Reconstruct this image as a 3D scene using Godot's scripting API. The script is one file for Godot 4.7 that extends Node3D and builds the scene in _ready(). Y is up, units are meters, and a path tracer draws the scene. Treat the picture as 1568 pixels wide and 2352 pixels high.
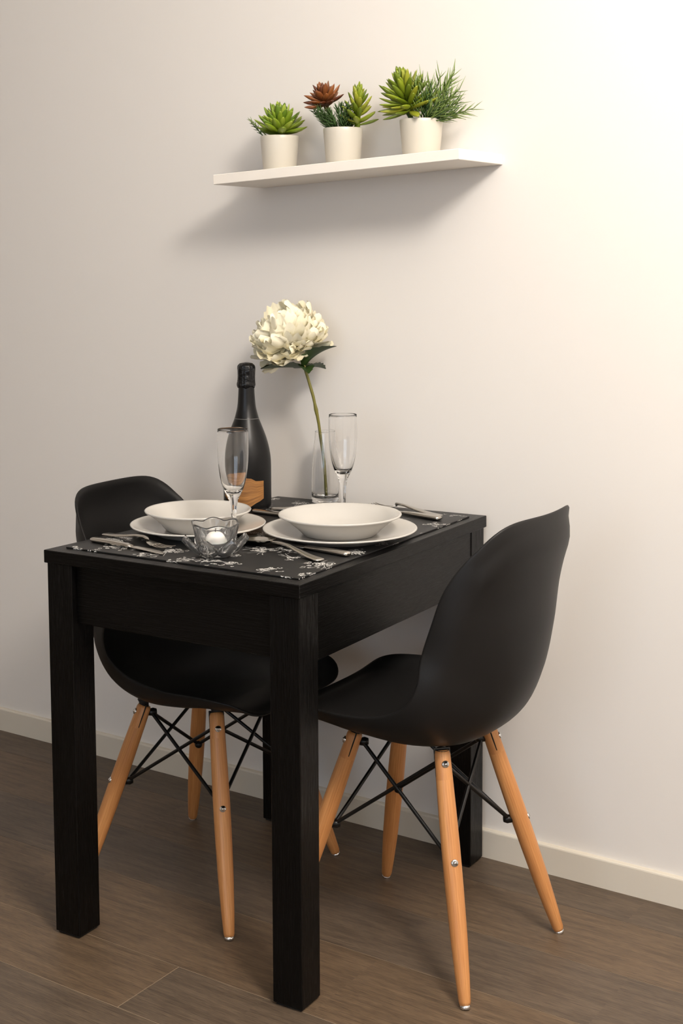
extends Node3D

var M := {}
var taken := {}
var rng := RandomNumberGenerator.new()

# ---------------------------------------------------------------- nodes
func numbered(called: String) -> String:
	if not taken.has(called):
		taken[called] = 0
		return called
	taken[called] += 1
	return "%s_%03d" % [called, taken[called]]

func tag(o: Node3D, label: String, category: String, group := "") -> void:
	o.set_meta("label", label)
	o.set_meta("category", category)
	if group != "":
		o.set_meta("group", group)

func thing(called: String, label: String, category: String, at := Vector3.ZERO, turn := 0.0, group := "") -> Node3D:
	var o := Node3D.new()
	o.name = numbered(called)
	add_child(o)
	o.position = at
	o.rotation.y = turn
	tag(o, label, category, group)
	return o

func part(called: String, mesh: Mesh, mat: Material, parent: Node, at := Transform3D.IDENTITY) -> MeshInstance3D:
	var o := MeshInstance3D.new()
	o.name = called
	o.mesh = mesh
	o.material_override = mat
	o.transform = at
	o.cast_shadow = GeometryInstance3D.SHADOW_CASTING_SETTING_ON
	parent.add_child(o, true)
	return o

func struct(called: String, mesh: Mesh, mat: Material, label: String, category: String, at := Transform3D.IDENTITY) -> MeshInstance3D:
	var o := part(called, mesh, mat, self, at)
	tag(o, label, category)
	o.set_meta("kind", "structure")
	return o

# ---------------------------------------------------------------- meshes
func grid(nu: int, nv: int, f: Callable, close_u := false, st: SurfaceTool = null, flip := false) -> SurfaceTool:
	# surface over u,v in 0..1; clockwise seen from the side where u runs left and v runs up
	if st == null:
		st = SurfaceTool.new()
		st.begin(Mesh.PRIMITIVE_TRIANGLES)
	var p := []
	for j in nv + 1:
		var row := []
		for i in nu + 1:
			var u := float(i) / nu
			row.append(f.call(0.0 if close_u and i == nu else u, float(j) / nv))
		p.append(row)
	for j in nv:
		for i in nu:
			var a = [i, j]
			var q = [[i, j], [i + 1, j], [i + 1, j + 1], [i, j], [i + 1, j + 1], [i, j + 1]]
			if flip:
				q = [[i, j], [i + 1, j + 1], [i + 1, j], [i, j], [i, j + 1], [i + 1, j + 1]]
			var t1 = [p[q[0][1]][q[0][0]], p[q[1][1]][q[1][0]], p[q[2][1]][q[2][0]]]
			if (t1[1] - t1[0]).cross(t1[2] - t1[0]).length_squared() > 1e-18:
				for k in 3:
					st.set_uv(Vector2(float(q[k][0]) / nu, float(q[k][1]) / nv))
					st.add_vertex(t1[k])
			var t2 = [p[q[3][1]][q[3][0]], p[q[4][1]][q[4][0]], p[q[5][1]][q[5][0]]]
			if (t2[1] - t2[0]).cross(t2[2] - t2[0]).length_squared() > 1e-18:
				for k in 3:
					st.set_uv(Vector2(float(q[k + 3][0]) / nu, float(q[k + 3][1]) / nv))
					st.add_vertex(t2[k])
	return st

func done(st: SurfaceTool, tangents := false) -> ArrayMesh:
	st.generate_normals()
	if tangents:
		st.generate_tangents()
	st.index()
	return st.commit()

func lathe(profile: Array, segs := 48, st: SurfaceTool = null) -> SurfaceTool:
	var n := profile.size() - 1
	return grid(segs, n, func(u, v):
		var k = profile[int(round(v * n))]
		return Vector3(k.x * cos(u * TAU), k.y, k.x * sin(u * TAU)), true, st)

func smooth_profile(keys: Array, per := 5) -> Array:
	var out := []
	for i in keys.size() - 1:
		var a: Vector2 = keys[max(i - 1, 0)]
		var b: Vector2 = keys[i]
		var c: Vector2 = keys[i + 1]
		var d: Vector2 = keys[min(i + 2, keys.size() - 1)]
		for k in per:
			var v := b.cubic_interpolate(c, a, d, float(k) / per)
			v.x = max(v.x, 0.0)
			out.append(v)
	out.append(keys[-1])
	return out

func tube(points: Array, radii: Array, segs := 10, st: SurfaceTool = null, squash := 1.0) -> SurfaceTool:
	var n := points.size() - 1
	var frames := []
	var side := Vector3.ZERO
	for i in n + 1:
		var t: Vector3 = (points[min(i + 1, n)] - points[max(i - 1, 0)]).normalized()
		if i == 0:
			side = t.cross(Vector3(0, 1, 0.03)).normalized()
			if side.length() < 0.5:
				side = t.cross(Vector3.RIGHT).normalized()
		side = (side - t * side.dot(t)).normalized()
		frames.append([side, t.cross(side).normalized()])
	st = grid(segs, n, func(u, v):
		var i := int(round(v * n))
		return points[i] + (frames[i][0] * cos(u * TAU) - frames[i][1] * sin(u * TAU) * squash) * radii[i], true, st, true)
	for e in [0, n]:
		for k in segs:
			var a0 := TAU * k / segs
			var a1 := TAU * (k + 1) / segs
			var v0 = points[e] + (frames[e][0] * cos(a0) - frames[e][1] * sin(a0) * squash) * radii[e]
			var v1 = points[e] + (frames[e][0] * cos(a1) - frames[e][1] * sin(a1) * squash) * radii[e]
			if radii[e] < 1e-5:
				continue
			for v in ([points[e], v0, v1] if e == 0 else [points[e], v1, v0]):
				st.set_uv(Vector2(0.5, 0.0 if e == 0 else 1.0))
				st.add_vertex(v)
	return st

func face(st: SurfaceTool, pts: Array, n: Vector3, grain: int, uo: Vector2, warp) -> void:
	# one flat polygon (convex), texture u along the grain axis
	var w := []
	for p in pts:
		w.append(warp.call(p) if warp != null else p)
	var other := 0
	var big := -1.0
	if abs(n[grain]) > 0.9:
		grain = 0 if grain == 2 else 2
	for k in 3:
		if k != grain and abs(n[k]) < 0.9 and 1.0 - abs(n[k]) > big:
			big = 1.0 - abs(n[k])
			other = k
	for k in range(1, pts.size() - 1):
		var tri := [0, k, k + 1]
		var c: Vector3 = (w[k] - w[0]).cross(w[k + 1] - w[0])
		if c.dot(n) > 0.0:
			tri = [0, k + 1, k]
		for i in tri:
			st.set_normal(n)
			st.set_uv(Vector2(pts[i][grain], pts[i][other]) + uo)
			st.add_vertex(w[i])

func box(size: Vector3, c := 0.0015, grain := 0, at := Vector3.ZERO, uo := Vector2.ZERO, warp = null, st: SurfaceTool = null) -> SurfaceTool:
	if st == null:
		st = SurfaceTool.new()
		st.begin(Mesh.PRIMITIVE_TRIANGLES)
	var h := size / 2.0
	for ax in 3:
		var b := (ax + 1) % 3
		var d := (ax + 2) % 3
		for s in [-1.0, 1.0]:
			var n := Vector3.ZERO
			n[ax] = s
			var pts := []
			for q in [[-1, -1], [1, -1], [1, 1], [-1, 1]]:
				var p := Vector3.ZERO
				p[ax] = s * h[ax]
				p[b] = q[0] * (h[b] - c)
				p[d] = q[1] * (h[d] - c)
				pts.append(p + at)
			face(st, pts, n, grain, uo, warp)
			for s2 in [-1.0, 1.0]:      # the edge between faces ax and b
				var m := Vector3.ZERO
				m[ax] = s
				m[b] = s2
				var e := []
				for q in [[0, -1], [0, 1], [1, 1], [1, -1]]:
					var p := Vector3.ZERO
					p[ax] = s * (h[ax] - (c if q[0] == 1 else 0.0))
					p[b] = s2 * (h[b] - (0.0 if q[0] == 1 else c))
					p[d] = q[1] * (h[d] - c)
					e.append(p + at)
				face(st, e, m.normalized(), grain, uo, warp)
	for sx in [-1.0, 1.0]:
		for sy in [-1.0, 1.0]:
			for sz in [-1.0, 1.0]:
				var s := Vector3(sx, sy, sz)
				var k := s * h
				face(st, [k - Vector3(0, sy, sz) * c + at, k - Vector3(sx, 0, sz) * c + at, k - Vector3(sx, sy, 0) * c + at], s.normalized(), grain, uo, warp)
	return st

func boxed(size: Vector3, c := 0.0015, grain := 0, at := Vector3.ZERO, uo := Vector2.ZERO, warp = null) -> ArrayMesh:
	var st := box(size, c, grain, at, uo, warp)
	st.generate_tangents()
	st.index()
	return st.commit()

func along(a: Vector3, b: Vector3) -> Basis:      # a basis whose y runs from a to b
	var y := (b - a).normalized()
	var x := y.cross(Vector3.FORWARD)
	if x.length() < 0.01:
		x = y.cross(Vector3.RIGHT)
	x = x.normalized()
	return Basis(x, y, x.cross(y).normalized())

# ---------------------------------------------------------------- materials
func plain(c: Color, rough: float, metal := 0.0) -> StandardMaterial3D:
	var m := StandardMaterial3D.new()
	m.albedo_color = c
	m.roughness = rough
	m.metallic = metal
	return m

func noise(seed_: int, freq: float, octaves := 3) -> FastNoiseLite:
	var n := FastNoiseLite.new()
	n.seed = seed_
	n.frequency = freq
	n.noise_type = FastNoiseLite.TYPE_SIMPLEX_SMOOTH
	n.fractal_octaves = octaves
	return n

func grain_image(w: int, h: int, seed_: int, stretch: float, fine: float, coarse: float, pores: float) -> PackedFloat32Array:
	# wood grain running along x: fibres, broad bands and short dark pores, about 0.5
	var a := noise(seed_, 0.09, 3)
	var b := noise(seed_ + 1, 0.012, 2)
	var c := noise(seed_ + 2, 0.35, 1)
	var out := PackedFloat32Array()
	out.resize(w * h)
	for y in h:
		for x in w:
			var v := 0.5 + fine * a.get_noise_2d(x * stretch, y * 4.0) + coarse * b.get_noise_2d(x * stretch * 4.0, y * 2.2)
			var p := c.get_noise_2d(x * stretch * 0.9, y * 1.6)
			if p > 0.25:
				v -= pores * (p - 0.25)
			out[y * w + x] = clampf(v, 0.0, 1.0)
	return out

func ramp_texture(g: PackedFloat32Array, w: int, h: int, dark: Color, light: Color) -> ImageTexture:
	var bytes := PackedByteArray()
	bytes.resize(w * h * 3)
	for i in w * h:
		var c := dark.lerp(light, g[i])
		bytes[i * 3] = int(c.r * 255.0)
		bytes[i * 3 + 1] = int(c.g * 255.0)
		bytes[i * 3 + 2] = int(c.b * 255.0)
	return ImageTexture.create_from_image(Image.create_from_data(w, h, false, Image.FORMAT_RGB8, bytes))

func relief_texture(g: PackedFloat32Array, w: int, h: int, strength: float) -> ImageTexture:
	var bytes := PackedByteArray()
	bytes.resize(w * h * 3)
	for i in w * h:
		var v := int(g[i] * 255.0)
		bytes[i * 3] = v
		bytes[i * 3 + 1] = v
		bytes[i * 3 + 2] = v
	var im := Image.create_from_data(w, h, false, Image.FORMAT_RGB8, bytes)
	im.bump_map_to_normal_map(strength)
	return ImageTexture.create_from_image(im)

func mat_print() -> ImageTexture:
	# black place mat printed with white scribbled flower sprays
	var w := 1024
	var h := 1320
	var im := Image.create(w, h, false, Image.FORMAT_RGB8)
	im.fill(Color(0.062, 0.061, 0.062))
	var r := RandomNumberGenerator.new()
	r.seed = 77
	var dots := []
	for k in 60:
		var c := Vector2(r.randf_range(30, w - 30), r.randf_range(30, h - 30))
		if k < 24:                      # a border of sprays round the edge
			var e := k / 24.0 * 4.0
			var t := fmod(e, 1.0)
			c = [Vector2(t * w, 62), Vector2(w - 62, t * h), Vector2((1.0 - t) * w, h - 62), Vector2(62, (1.0 - t) * h)][int(e)]
			c += Vector2(r.randf_range(-18, 18), r.randf_range(-18, 18))
		var ang := r.randf() * TAU
		var stem := Vector2(cos(ang), sin(ang))
		for s in 3:                     # stems
			var q := c + stem.rotated(r.randf_range(-0.4, 0.4)) * 8.0
			var d := stem.rotated(r.randf_range(-0.3, 0.3))
			var bend := r.randf_range(-0.02, 0.02)
			for i in 58:
				q += d * 1.3
				d = d.rotated(bend)
				if r.randf() < 0.8:
					dots.append([q, 0.45 + 0.4 * r.randf(), 1])
		for s in 13:                    # loose petals: small open loops
			var pc := c + Vector2(r.randfn(0, 26), r.randfn(0, 20))
			var pr := r.randf_range(5, 13)
			var a0 := r.randf() * TAU
			var sq := r.randf_range(0.35, 0.8)
			for i in 30:
				var a := a0 + i / 30.0 * TAU * 0.8
				var pt := pc + Vector2(cos(a) * pr, sin(a) * pr * sq).rotated(a0)
				dots.append([pt, 0.5 + 0.5 * r.randf(), 1 + int(r.randf() < 0.45)])
	for dd in dots:
		var x := int(dd[0].x)
		var y := int(dd[0].y)
		if x > 3 and y > 3 and x < w - 5 and y < h - 5:
			im.fill_rect(Rect2i(x, y, dd[2] + 2, dd[2] + 2), Color(0.95, 0.94, 0.92) * dd[1] + Color(0.02, 0.02, 0.02))
	im.generate_mipmaps()
	return ImageTexture.create_from_image(im)

func glass(tint := Color(1, 1, 1)) -> StandardMaterial3D:
	var m := StandardMaterial3D.new()
	m.albedo_color = Color(tint.r, tint.g, tint.b, 0.0)
	m.roughness = 0.0
	m.metallic_specular = 0.5
	m.refraction_enabled = true
	m.refraction_scale = 0.05
	return m

func make_materials() -> void:
	M.wall = plain(Color(0.885, 0.868, 0.848), 0.85)
	M.ceiling = plain(Color(0.93, 0.92, 0.9), 0.9)
	M.trim = plain(Color(0.84, 0.81, 0.755), 0.45)
	M.shelf = plain(Color(0.93, 0.905, 0.87), 0.5)
	M.pot = plain(Color(0.79, 0.765, 0.715), 0.35)
	M.china = plain(Color(0.76, 0.745, 0.72), 0.16)
	M.plastic = plain(Color(0.1, 0.096, 0.094), 0.45)
	M.plastic.metallic_specular = 0.35
	M.rod = plain(Color(0.05, 0.05, 0.05), 0.35, 0.3)
	M.rubber = plain(Color(0.03, 0.03, 0.03), 0.7)
	M.chrome = plain(Color(0.86, 0.86, 0.86), 0.16, 1.0)
	M.steel = plain(Color(0.78, 0.76, 0.73), 0.2, 1.0)
	M.glass = glass()
	M.crystal = glass()
	M.crystal.albedo_color.a = 0.03  # slight white body colour brightens the glass in place of reflections
	M.ring = plain(Color(0.42, 0.41, 0.4), 0.4)
	M.bottle = plain(Color(0.035, 0.034, 0.036), 0.34)
	M.bottle.metallic_specular = 0.4
	M.foil = plain(Color(0.055, 0.055, 0.06), 0.28, 0.4)
	M.foil.normal_enabled = true
	var fn := NoiseTexture2D.new()
	fn.width = 256
	fn.height = 256
	fn.seamless = true
	fn.as_normal_map = true
	fn.bump_strength = 6.0
	fn.noise = noise(5, 0.03, 3)
	M.foil.normal_texture = fn
	M.foil.normal_scale = 0.5
	M.aluminium = plain(Color(0.7, 0.7, 0.7), 0.3, 1.0)
	M.wax = plain(Color(0.95, 0.94, 0.92), 0.5)
	M.wax.subsurf_scatter_enabled = true
	M.wax.subsurf_scatter_strength = 0.2
	M.wick = plain(Color(0.1, 0.09, 0.08), 0.9)
	M.petal = plain(Color(0.97, 0.945, 0.85), 0.6)
	M.petal.backlight_enabled = true
	M.petal.backlight = Color(0.4, 0.38, 0.3)
	M.stem = plain(Color(0.42, 0.4, 0.16), 0.5)
	M.leaf = plain(Color(0.16, 0.24, 0.09), 0.42)
	for k in 3:
		M["fresh%d" % k] = plain([Color(0.47, 0.56, 0.13), Color(0.56, 0.63, 0.2), Color(0.36, 0.47, 0.1)][k], 0.42)
		M["olive%d" % k] = plain([Color(0.5, 0.56, 0.12), Color(0.58, 0.6, 0.17), Color(0.38, 0.45, 0.08)][k], 0.42)
		M["rust%d" % k] = plain([Color(0.46, 0.26, 0.12), Color(0.54, 0.32, 0.15), Color(0.36, 0.18, 0.08)][k], 0.42)
	for k in ["fresh", "olive", "rust"]:
		for i in 3:
			M[k + str(i)].backlight_enabled = true
			M[k + str(i)].backlight = Color(0.15, 0.15, 0.05)
	M.fern = plain(Color(0.25, 0.36, 0.17), 0.5)
	M.fern_pale = plain(Color(0.46, 0.55, 0.27), 0.5)
	M.moss = plain(Color(0.14, 0.15, 0.06), 0.9)
	# floor boards
	var g := grain_image(1024, 512, 11, 0.075, 0.42, 0.2, 0.8)
	var ft := ramp_texture(g, 1024, 512, Color(0.265, 0.22, 0.178), Color(0.525, 0.452, 0.372))
	var fr := relief_texture(g, 1024, 512, 2.0)
	for k in 4:
		var m := plain([Color(1, 1, 1), Color(0.93, 0.93, 0.94), Color(1.0, 0.97, 0.93), Color(0.96, 0.97, 0.98)][k], 0.5)
		m.albedo_texture = ft
		m.normal_enabled = true
		m.normal_texture = fr
		m.normal_scale = 0.25
		m.uv1_scale = Vector3(1.3, 4.0, 1)
		M["plank%d" % k] = m
	M.joint = plain(Color(0.63, 0.56, 0.47), 0.7)
	# black stained wood
	var gb := grain_image(1024, 512, 31, 0.05, 0.75, 0.2, 1.2)
	M.black_wood = plain(Color(1, 1, 1), 0.33)
	M.black_wood.metallic_specular = 0.3
	M.black_wood.albedo_texture = ramp_texture(gb, 1024, 512, Color(0.02, 0.017, 0.015), Color(0.042, 0.037, 0.034))
	M.black_wood.normal_enabled = true
	M.black_wood.normal_texture = relief_texture(gb, 1024, 512, 6.0)
	M.black_wood.normal_scale = 0.16
	M.black_wood.uv1_scale = Vector3(1.1, 4.0, 1)
	# beech legs
	var gl := grain_image(512, 128, 51, 0.05, 0.4, 0.3, 0.5)
	M.beech = plain(Color(1, 1, 1), 0.42)
	M.beech.albedo_texture = ramp_texture(gl, 512, 128, Color(0.69, 0.45, 0.25), Color(0.86, 0.63, 0.4))
	# bottle label of wood veneer
	var gv := grain_image(256, 256, 61, 0.05, 0.5, 0.4, 0.8)
	M.veneer = plain(Color(1, 1, 1), 0.5)
	M.veneer.albedo_texture = ramp_texture(gv, 256, 256, Color(0.42, 0.27, 0.12), Color(0.72, 0.51, 0.28))
	M.mat = plain(Color(1, 1, 1), 0.46)
	M.mat.albedo_texture = mat_print()
	M.globe = plain(Color(1, 0.97, 0.92), 0.5)
	M.globe.emission_enabled = true
	M.globe.emission = Color(1.0, 0.97, 0.935)
	M.globe.emission_energy_multiplier = 6.0
	M.pane = plain(Color(1, 1, 1, 0.08), 0.0)
	M.pane.transparency = BaseMaterial3D.TRANSPARENCY_ALPHA

# ---------------------------------------------------------------- room
func build_room() -> void:
	# x -3.4..3.3, z 0..4.6, y 0..3.0
	struct("wall_back", boxed(Vector3(7.1, 3.2, 0.2), 0.0, 0, Vector3(-0.05, 1.5, -0.1)), M.wall, "plain off-white wall behind the table and shelf", "wall")
	struct("wall_left", boxed(Vector3(0.2, 3.2, 4.6), 0.0, 0, Vector3(-3.5, 1.5, 2.3)), M.wall, "unseen off-white side wall left of the table, set back to weaken bounced light", "wall")  # out of view, set far back to weaken bounced light
	struct("wall_right", boxed(Vector3(0.2, 3.2, 4.6), 0.0, 0, Vector3(3.4, 1.5, 2.3)), M.wall, "off-white side wall right of the table", "wall")
	var st := box(Vector3(3.9, 3.2, 0.2), 0.0, 0, Vector3(-1.65, 1.5, 4.7))
	box(Vector3(0.8, 3.2, 0.2), 0.0, 0, Vector3(3.1, 1.5, 4.7), Vector2.ZERO, null, st)
	box(Vector3(2.4, 0.8, 0.2), 0.0, 0, Vector3(1.5, 0.3, 4.7), Vector2.ZERO, null, st)
	box(Vector3(2.4, 0.6, 0.2), 0.0, 0, Vector3(1.5, 2.8, 4.7), Vector2.ZERO, null, st)
	struct("wall_front", st.commit(), M.wall, "unseen off-white wall with the window opposite the table, set back to weaken bounced light", "wall")  # out of view, its distance keeps bounced light low
	var wf := box(Vector3(2.4, 0.06, 0.08), 0.002, 0, Vector3(1.5, 0.73, 4.7))
	box(Vector3(2.4, 0.06, 0.08), 0.002, 0, Vector3(1.5, 2.47, 4.7), Vector2.ZERO, null, wf)
	for x in [0.33, 1.5, 2.67]:
		box(Vector3(0.06, 1.68, 0.08), 0.002, 0, Vector3(x, 1.6, 4.7), Vector2.ZERO, null, wf)
	var win := struct("window_1", wf.commit(), M.trim, "unseen white framed window opposite the table, lighting the wall under the shelf", "window")  # out of view, placed so daylight lifts the shadow below the shelf
	for x in [0.915, 2.085]:
		part("pane", boxed(Vector3(1.11, 1.68, 0.006), 0.0, 0, Vector3(x, 1.6, 4.7)), M.pane, win)
	struct("ceiling", boxed(Vector3(7.1, 0.2, 5.0), 0.0, 0, Vector3(-0.05, 3.1, 2.3)), M.ceiling, "plain white ceiling above the room", "ceiling")
	# the skirting: flat board with a rounded top edge
	var prof := [Vector2(0.0, 0.0), Vector2(0.012, 0.0), Vector2(0.012, 0.0575), Vector2(0.0112, 0.0598), Vector2(0.0095, 0.0610), Vector2(0.0, 0.0614)]
	var sk := SurfaceTool.new()
	sk.begin(Mesh.PRIMITIVE_TRIANGLES)
	sk.set_smooth_group(-1)
	grid(1, 5, func(u, v):
		var p = prof[int(round(v * 5))]
		return Vector3(3.3 - 6.7 * u, p.y, p.x), false, sk)
	sk.generate_normals()
	struct("baseboard_back", sk.commit(), M.trim, "low cream skirting board along the wall behind the table", "skirting")
	# floor: bed of joints and single boards on it
	var bed := struct("floor", boxed(Vector3(6.7, 0.1, 4.6), 0.0, 0, Vector3(-0.05, -0.0508, 2.3)), M.joint, "grey-brown wood plank floor under the table and chairs", "floor")
	rng.seed = 4
	var seams := [0.0, 0.125, 0.318, 0.508, 0.735, 0.9]
	while seams[-1] < 4.4:
		seams.append(seams[-1] + 0.192)
	seams.append(4.6)
	var shapes := {}
	for r in seams.size() - 1:
		var z0: float = seams[r]
		var z1: float = seams[r + 1]
		var x: float = -3.4 - rng.randf() * 0.9
		if r < 4:
			x = [-3.6, -3.45, -3.52, -3.48][r]
		if r == 4:
			x = 0.24 - 2.35 * 2.0
		if r == 5:
			x = -3.3 - 0.4
		while x < 3.3:
			var x0: float = max(x, -3.4)
			var x1: float = min(x + 2.35, 3.3)
			x += 2.35
			if x1 - x0 < 0.02:
				continue
			var size := Vector3(x1 - x0 - 0.0015, 0.0012, z1 - z0 - 0.0015)
			var mesh := boxed(size, 0.0004, 0, Vector3.ZERO, Vector2(rng.randf() * 3.0, rng.randf() * 3.0))
			part("plank", mesh, M["plank%d" % rng.randi_range(0, 3)], bed, Transform3D(Basis.IDENTITY, Vector3((x0 + x1) / 2.0, -0.0006, (z0 + z1) / 2.0)))

# ---------------------------------------------------------------- table
const TABLE := Vector3(0.2231, 0.0, 0.3915)
const TURN := 0.04194

func on_table(x: float, z: float, y := 0.0) -> Vector3:     # table frame of the fit -> world
	var dx := x - 0.6
	return Vector3(0.6 + cos(TURN) * dx + sin(TURN) * z, y, -sin(TURN) * dx + cos(TURN) * z)

func build_table() -> void:
	var t := thing("dining_table", "small square-legged black wooden dining table against the wall", "table", TABLE, TURN)
	var hx := 0.2837
	var hz := 0.3658
	# the far left corner stands a little in: the top is not quite square
	var warp := func(p: Vector3) -> Vector3:
		var l := clampf((hx - p.x) / (2.0 * hx), 0.0, 1.0)
		var b := clampf((hz - p.z) / (2.0 * hz), 0.0, 1.0)
		return p + Vector3(0.052, 0, 0.014) * l * b
	part("table_top", boxed(Vector3(hx * 2, 0.0242, hz * 2), 0.0012, 2, Vector3(0, 0.745 - 0.0121, 0), Vector2(0.3, 0.1), warp), M.black_wood, t)
	var lw := 0.0597
	var ins := 0.0043
	var k := 0
	for s in [[1, 1], [-1, 1], [1, -1], [-1, -1]]:
		var c := Vector3(s[0] * (hx - ins - lw / 2), 0.0, s[1] * (hz - ins - lw / 2))
		if s[0] < 0 and s[1] < 0:
			c += Vector3(0.04, 0, 0.012)
		var leg := part("leg", boxed(Vector3(lw, 0.7166, lw), 0.0014, 1, Vector3(0, 0.0042 + 0.3583, 0), Vector2(0.37 * k, 0.21 * k)), M.black_wood, t, Transform3D(Basis.IDENTITY, c))
		part("glide", boxed(Vector3(lw - 0.008, 0.0042, lw - 0.008), 0.0008, 0, Vector3(0, 0.0021, 0)), M.rubber, leg)
		k += 1
	var ay := 0.7208
	part("apron", boxed(Vector3((hx - ins - lw) * 2, ay - 0.609, 0.018), 0.001, 0, Vector3(0, (ay + 0.609) / 2, hz - 0.018 - 0.009), Vector2(0.1, 0.6)), M.black_wood, t)
	part("apron", boxed(Vector3(0.018, ay - 0.6, (hz - ins - lw) * 2 - 0.0024), 0.001, 2, Vector3(hx - ins - 0.0105, (ay + 0.6) / 2, 0), Vector2(0.5, 0.3)), M.black_wood, t)
	part("apron", boxed(Vector3((hx - ins - lw) * 2 - 0.03, ay - 0.609, 0.018), 0.001, 0, Vector3(0.02, (ay + 0.609) / 2, -hz + 0.03), Vector2(0.2, 0.9), warp), M.black_wood, t)
	part("apron", boxed(Vector3(0.018, ay - 0.6, (hz - ins - lw) * 2), 0.001, 2, Vector3(-hx + ins + 0.0105, (ay + 0.6) / 2, 0), Vector2(0.7, 0.8), warp), M.black_wood, t)
	# printed mat
	var mx := 0.5185
	var mz := 0.662
	var o := Vector3(-0.0494 + mx / 2, 0.7465, 0.0475 + mz / 2)
	var mat := thing("place_mat", "black place mat with white floral print covering the table top", "place mat", on_table(o.x, o.z, 0.745), TURN)
	var cloth := SurfaceTool.new()
	cloth.begin(Mesh.PRIMITIVE_TRIANGLES)
	var mw := func(p: Vector3) -> Vector3:
		var l := clampf(0.5 - p.x / mx, 0.0, 1.0)
		var b := clampf(0.5 - p.z / mz, 0.0, 1.0)
		return p + Vector3(0.04, 0, 0.005) * l * b
	box(Vector3(mx, 0.0028, mz), 0.0006, 0, Vector3(0, 0.0014, 0), Vector2(mx / 2, mz / 2), mw, cloth)
	M.mat.uv1_scale = Vector3(1.0 / mx, 1.0 / mz, 1)
	part("mat", cloth.commit(), M.mat, mat)

# ---------------------------------------------------------------- chairs
const KEYS := [   # t, forward, height, half width, edge forward, edge rise
	[-1.0, 0.222, 0.424, 0.200, -0.012, 0.018],
	[-0.82, 0.196, 0.437, 0.205, -0.006, 0.022],
	[-0.6, 0.120, 0.431, 0.209, 0.0, 0.034],
	[-0.4, 0.040, 0.414, 0.211, 0.0, 0.051],
	[-0.2, -0.050, 0.404, 0.212, 0.004, 0.077],
	[0.0, -0.135, 0.421, 0.212, 0.032, 0.098],
	[0.15, -0.190, 0.466, 0.210, 0.066, 0.096],
	[0.3, -0.224, 0.530, 0.206, 0.094, 0.076],
	[0.5, -0.244, 0.620, 0.205, 0.098, 0.040],
	[0.7, -0.252, 0.706, 0.206, 0.086, 0.014],
	[0.86, -0.263, 0.768, 0.206, 0.066, 0.004],
	[1.0, -0.282, 0.828, 0.204, 0.048, -0.002]]

func key_at(t: float) -> Array:
	var i := 0
	while i < KEYS.size() - 2 and t > KEYS[i + 1][0]:
		i += 1
	var a = KEYS[max(i - 1, 0)]
	var b = KEYS[i]
	var c = KEYS[i + 1]
	var d = KEYS[min(i + 2, KEYS.size() - 1)]
	var out := []
	for k in range(1, 6):
		out.append(cubic_interpolate_in_time(b[k], c[k], a[k], d[k], clampf((t - b[0]) / (c[0] - b[0]), 0.0, 1.0), c[0] - b[0], (a[0] - b[0]) if i > 0 else -0.2, (d[0] - b[0]) if i < KEYS.size() - 2 else (c[0] - b[0]) + 0.2))
	return out

func shell_point(x: float, t: float) -> Vector3:
	var k := key_at(t)
	var e := pow(abs(x), lerpf(3.0, 2.0, smoothstep(-0.3, 0.35, t)))
	return Vector3(x * k[2], k[1] + k[4] * e, k[0] + k[3] * e)

func shell_mesh() -> ArrayMesh:
	var nu := 36
	var nv := 60
	var spot := func(u: float, v: float) -> Vector2:     # square -> rounded outline
		var p := Vector2(u * 2.0 - 1.0, v * 2.0 - 1.0)
		var m: float = max(abs(p.x), abs(p.y))
		if m < 1e-6:
			return Vector2.ZERO
		var a := p / m
		var ex := 4.6
		return p / pow(pow(abs(a.x), ex) + pow(abs(a.y), ex), 1.0 / ex)
	var ins := []
	var outs := []
	for j in nv + 1:
		var ra := []
		var rb := []
		for i in nu + 1:
			var u := float(i) / nu
			var v := float(j) / nv
			var s: Vector2 = spot.call(u, v)
			var p := shell_point(s.x, s.y)
			var h := 0.004
			var n := (shell_point(s.x, s.y + h) - shell_point(s.x, s.y - h)).cross(shell_point(s.x + h, s.y) - shell_point(s.x - h, s.y)).normalized()
			if j == 0 or j == nv or i == 0 or i == nu:
				pass
			# n points out of the sitter's side: up on the seat, forward on the back
			var edge: float = max(abs(u * 2.0 - 1.0), abs(v * 2.0 - 1.0))
			var roll := smoothstep(0.84, 1.0, edge)
			p -= n * lerpf(0.013, 0.024, smoothstep(0.0, 0.35, s.y)) * roll * roll
			ra.append(p)
			rb.append(p - n * 0.0058)
		ins.append(ra)
		outs.append(rb)
	# close the rim: outer sheet pulled to the inner one through a small round edge
	var st := SurfaceTool.new()
	st.begin(Mesh.PRIMITIVE_TRIANGLES)
	grid(nu, nv, func(u, v): return ins[int(round(v * nv))][int(round(u * nu))], false, st, false)
	grid(nu, nv, func(u, v): return outs[int(round(v * nv))][int(round(u * nu))], false, st, true)
	var ring := []
	for i in nu:
		ring.append([0, i])
	for j in nv:
		ring.append([j, nu])
	for i in nu:
		ring.append([nv, nu - i])
	for j in nv:
		ring.append([nv - j, 0])
	var c := Vector3.ZERO
	grid(ring.size(), 4, func(u, v):
		var k = ring[int(round(u * ring.size())) % ring.size()]
		var a: Vector3 = ins[k[0]][k[1]]
		var b: Vector3 = outs[k[0]][k[1]]
		var jn = clampi(k[0], 1, nv - 1)
		var i2 = clampi(k[1], 1, nu - 1)
		var o: Vector3 = (a - ins[jn][i2]).normalized()
		return a.lerp(b, v) + o * 0.003 * sin(v * PI), true, st, true)
	return done(st)

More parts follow.
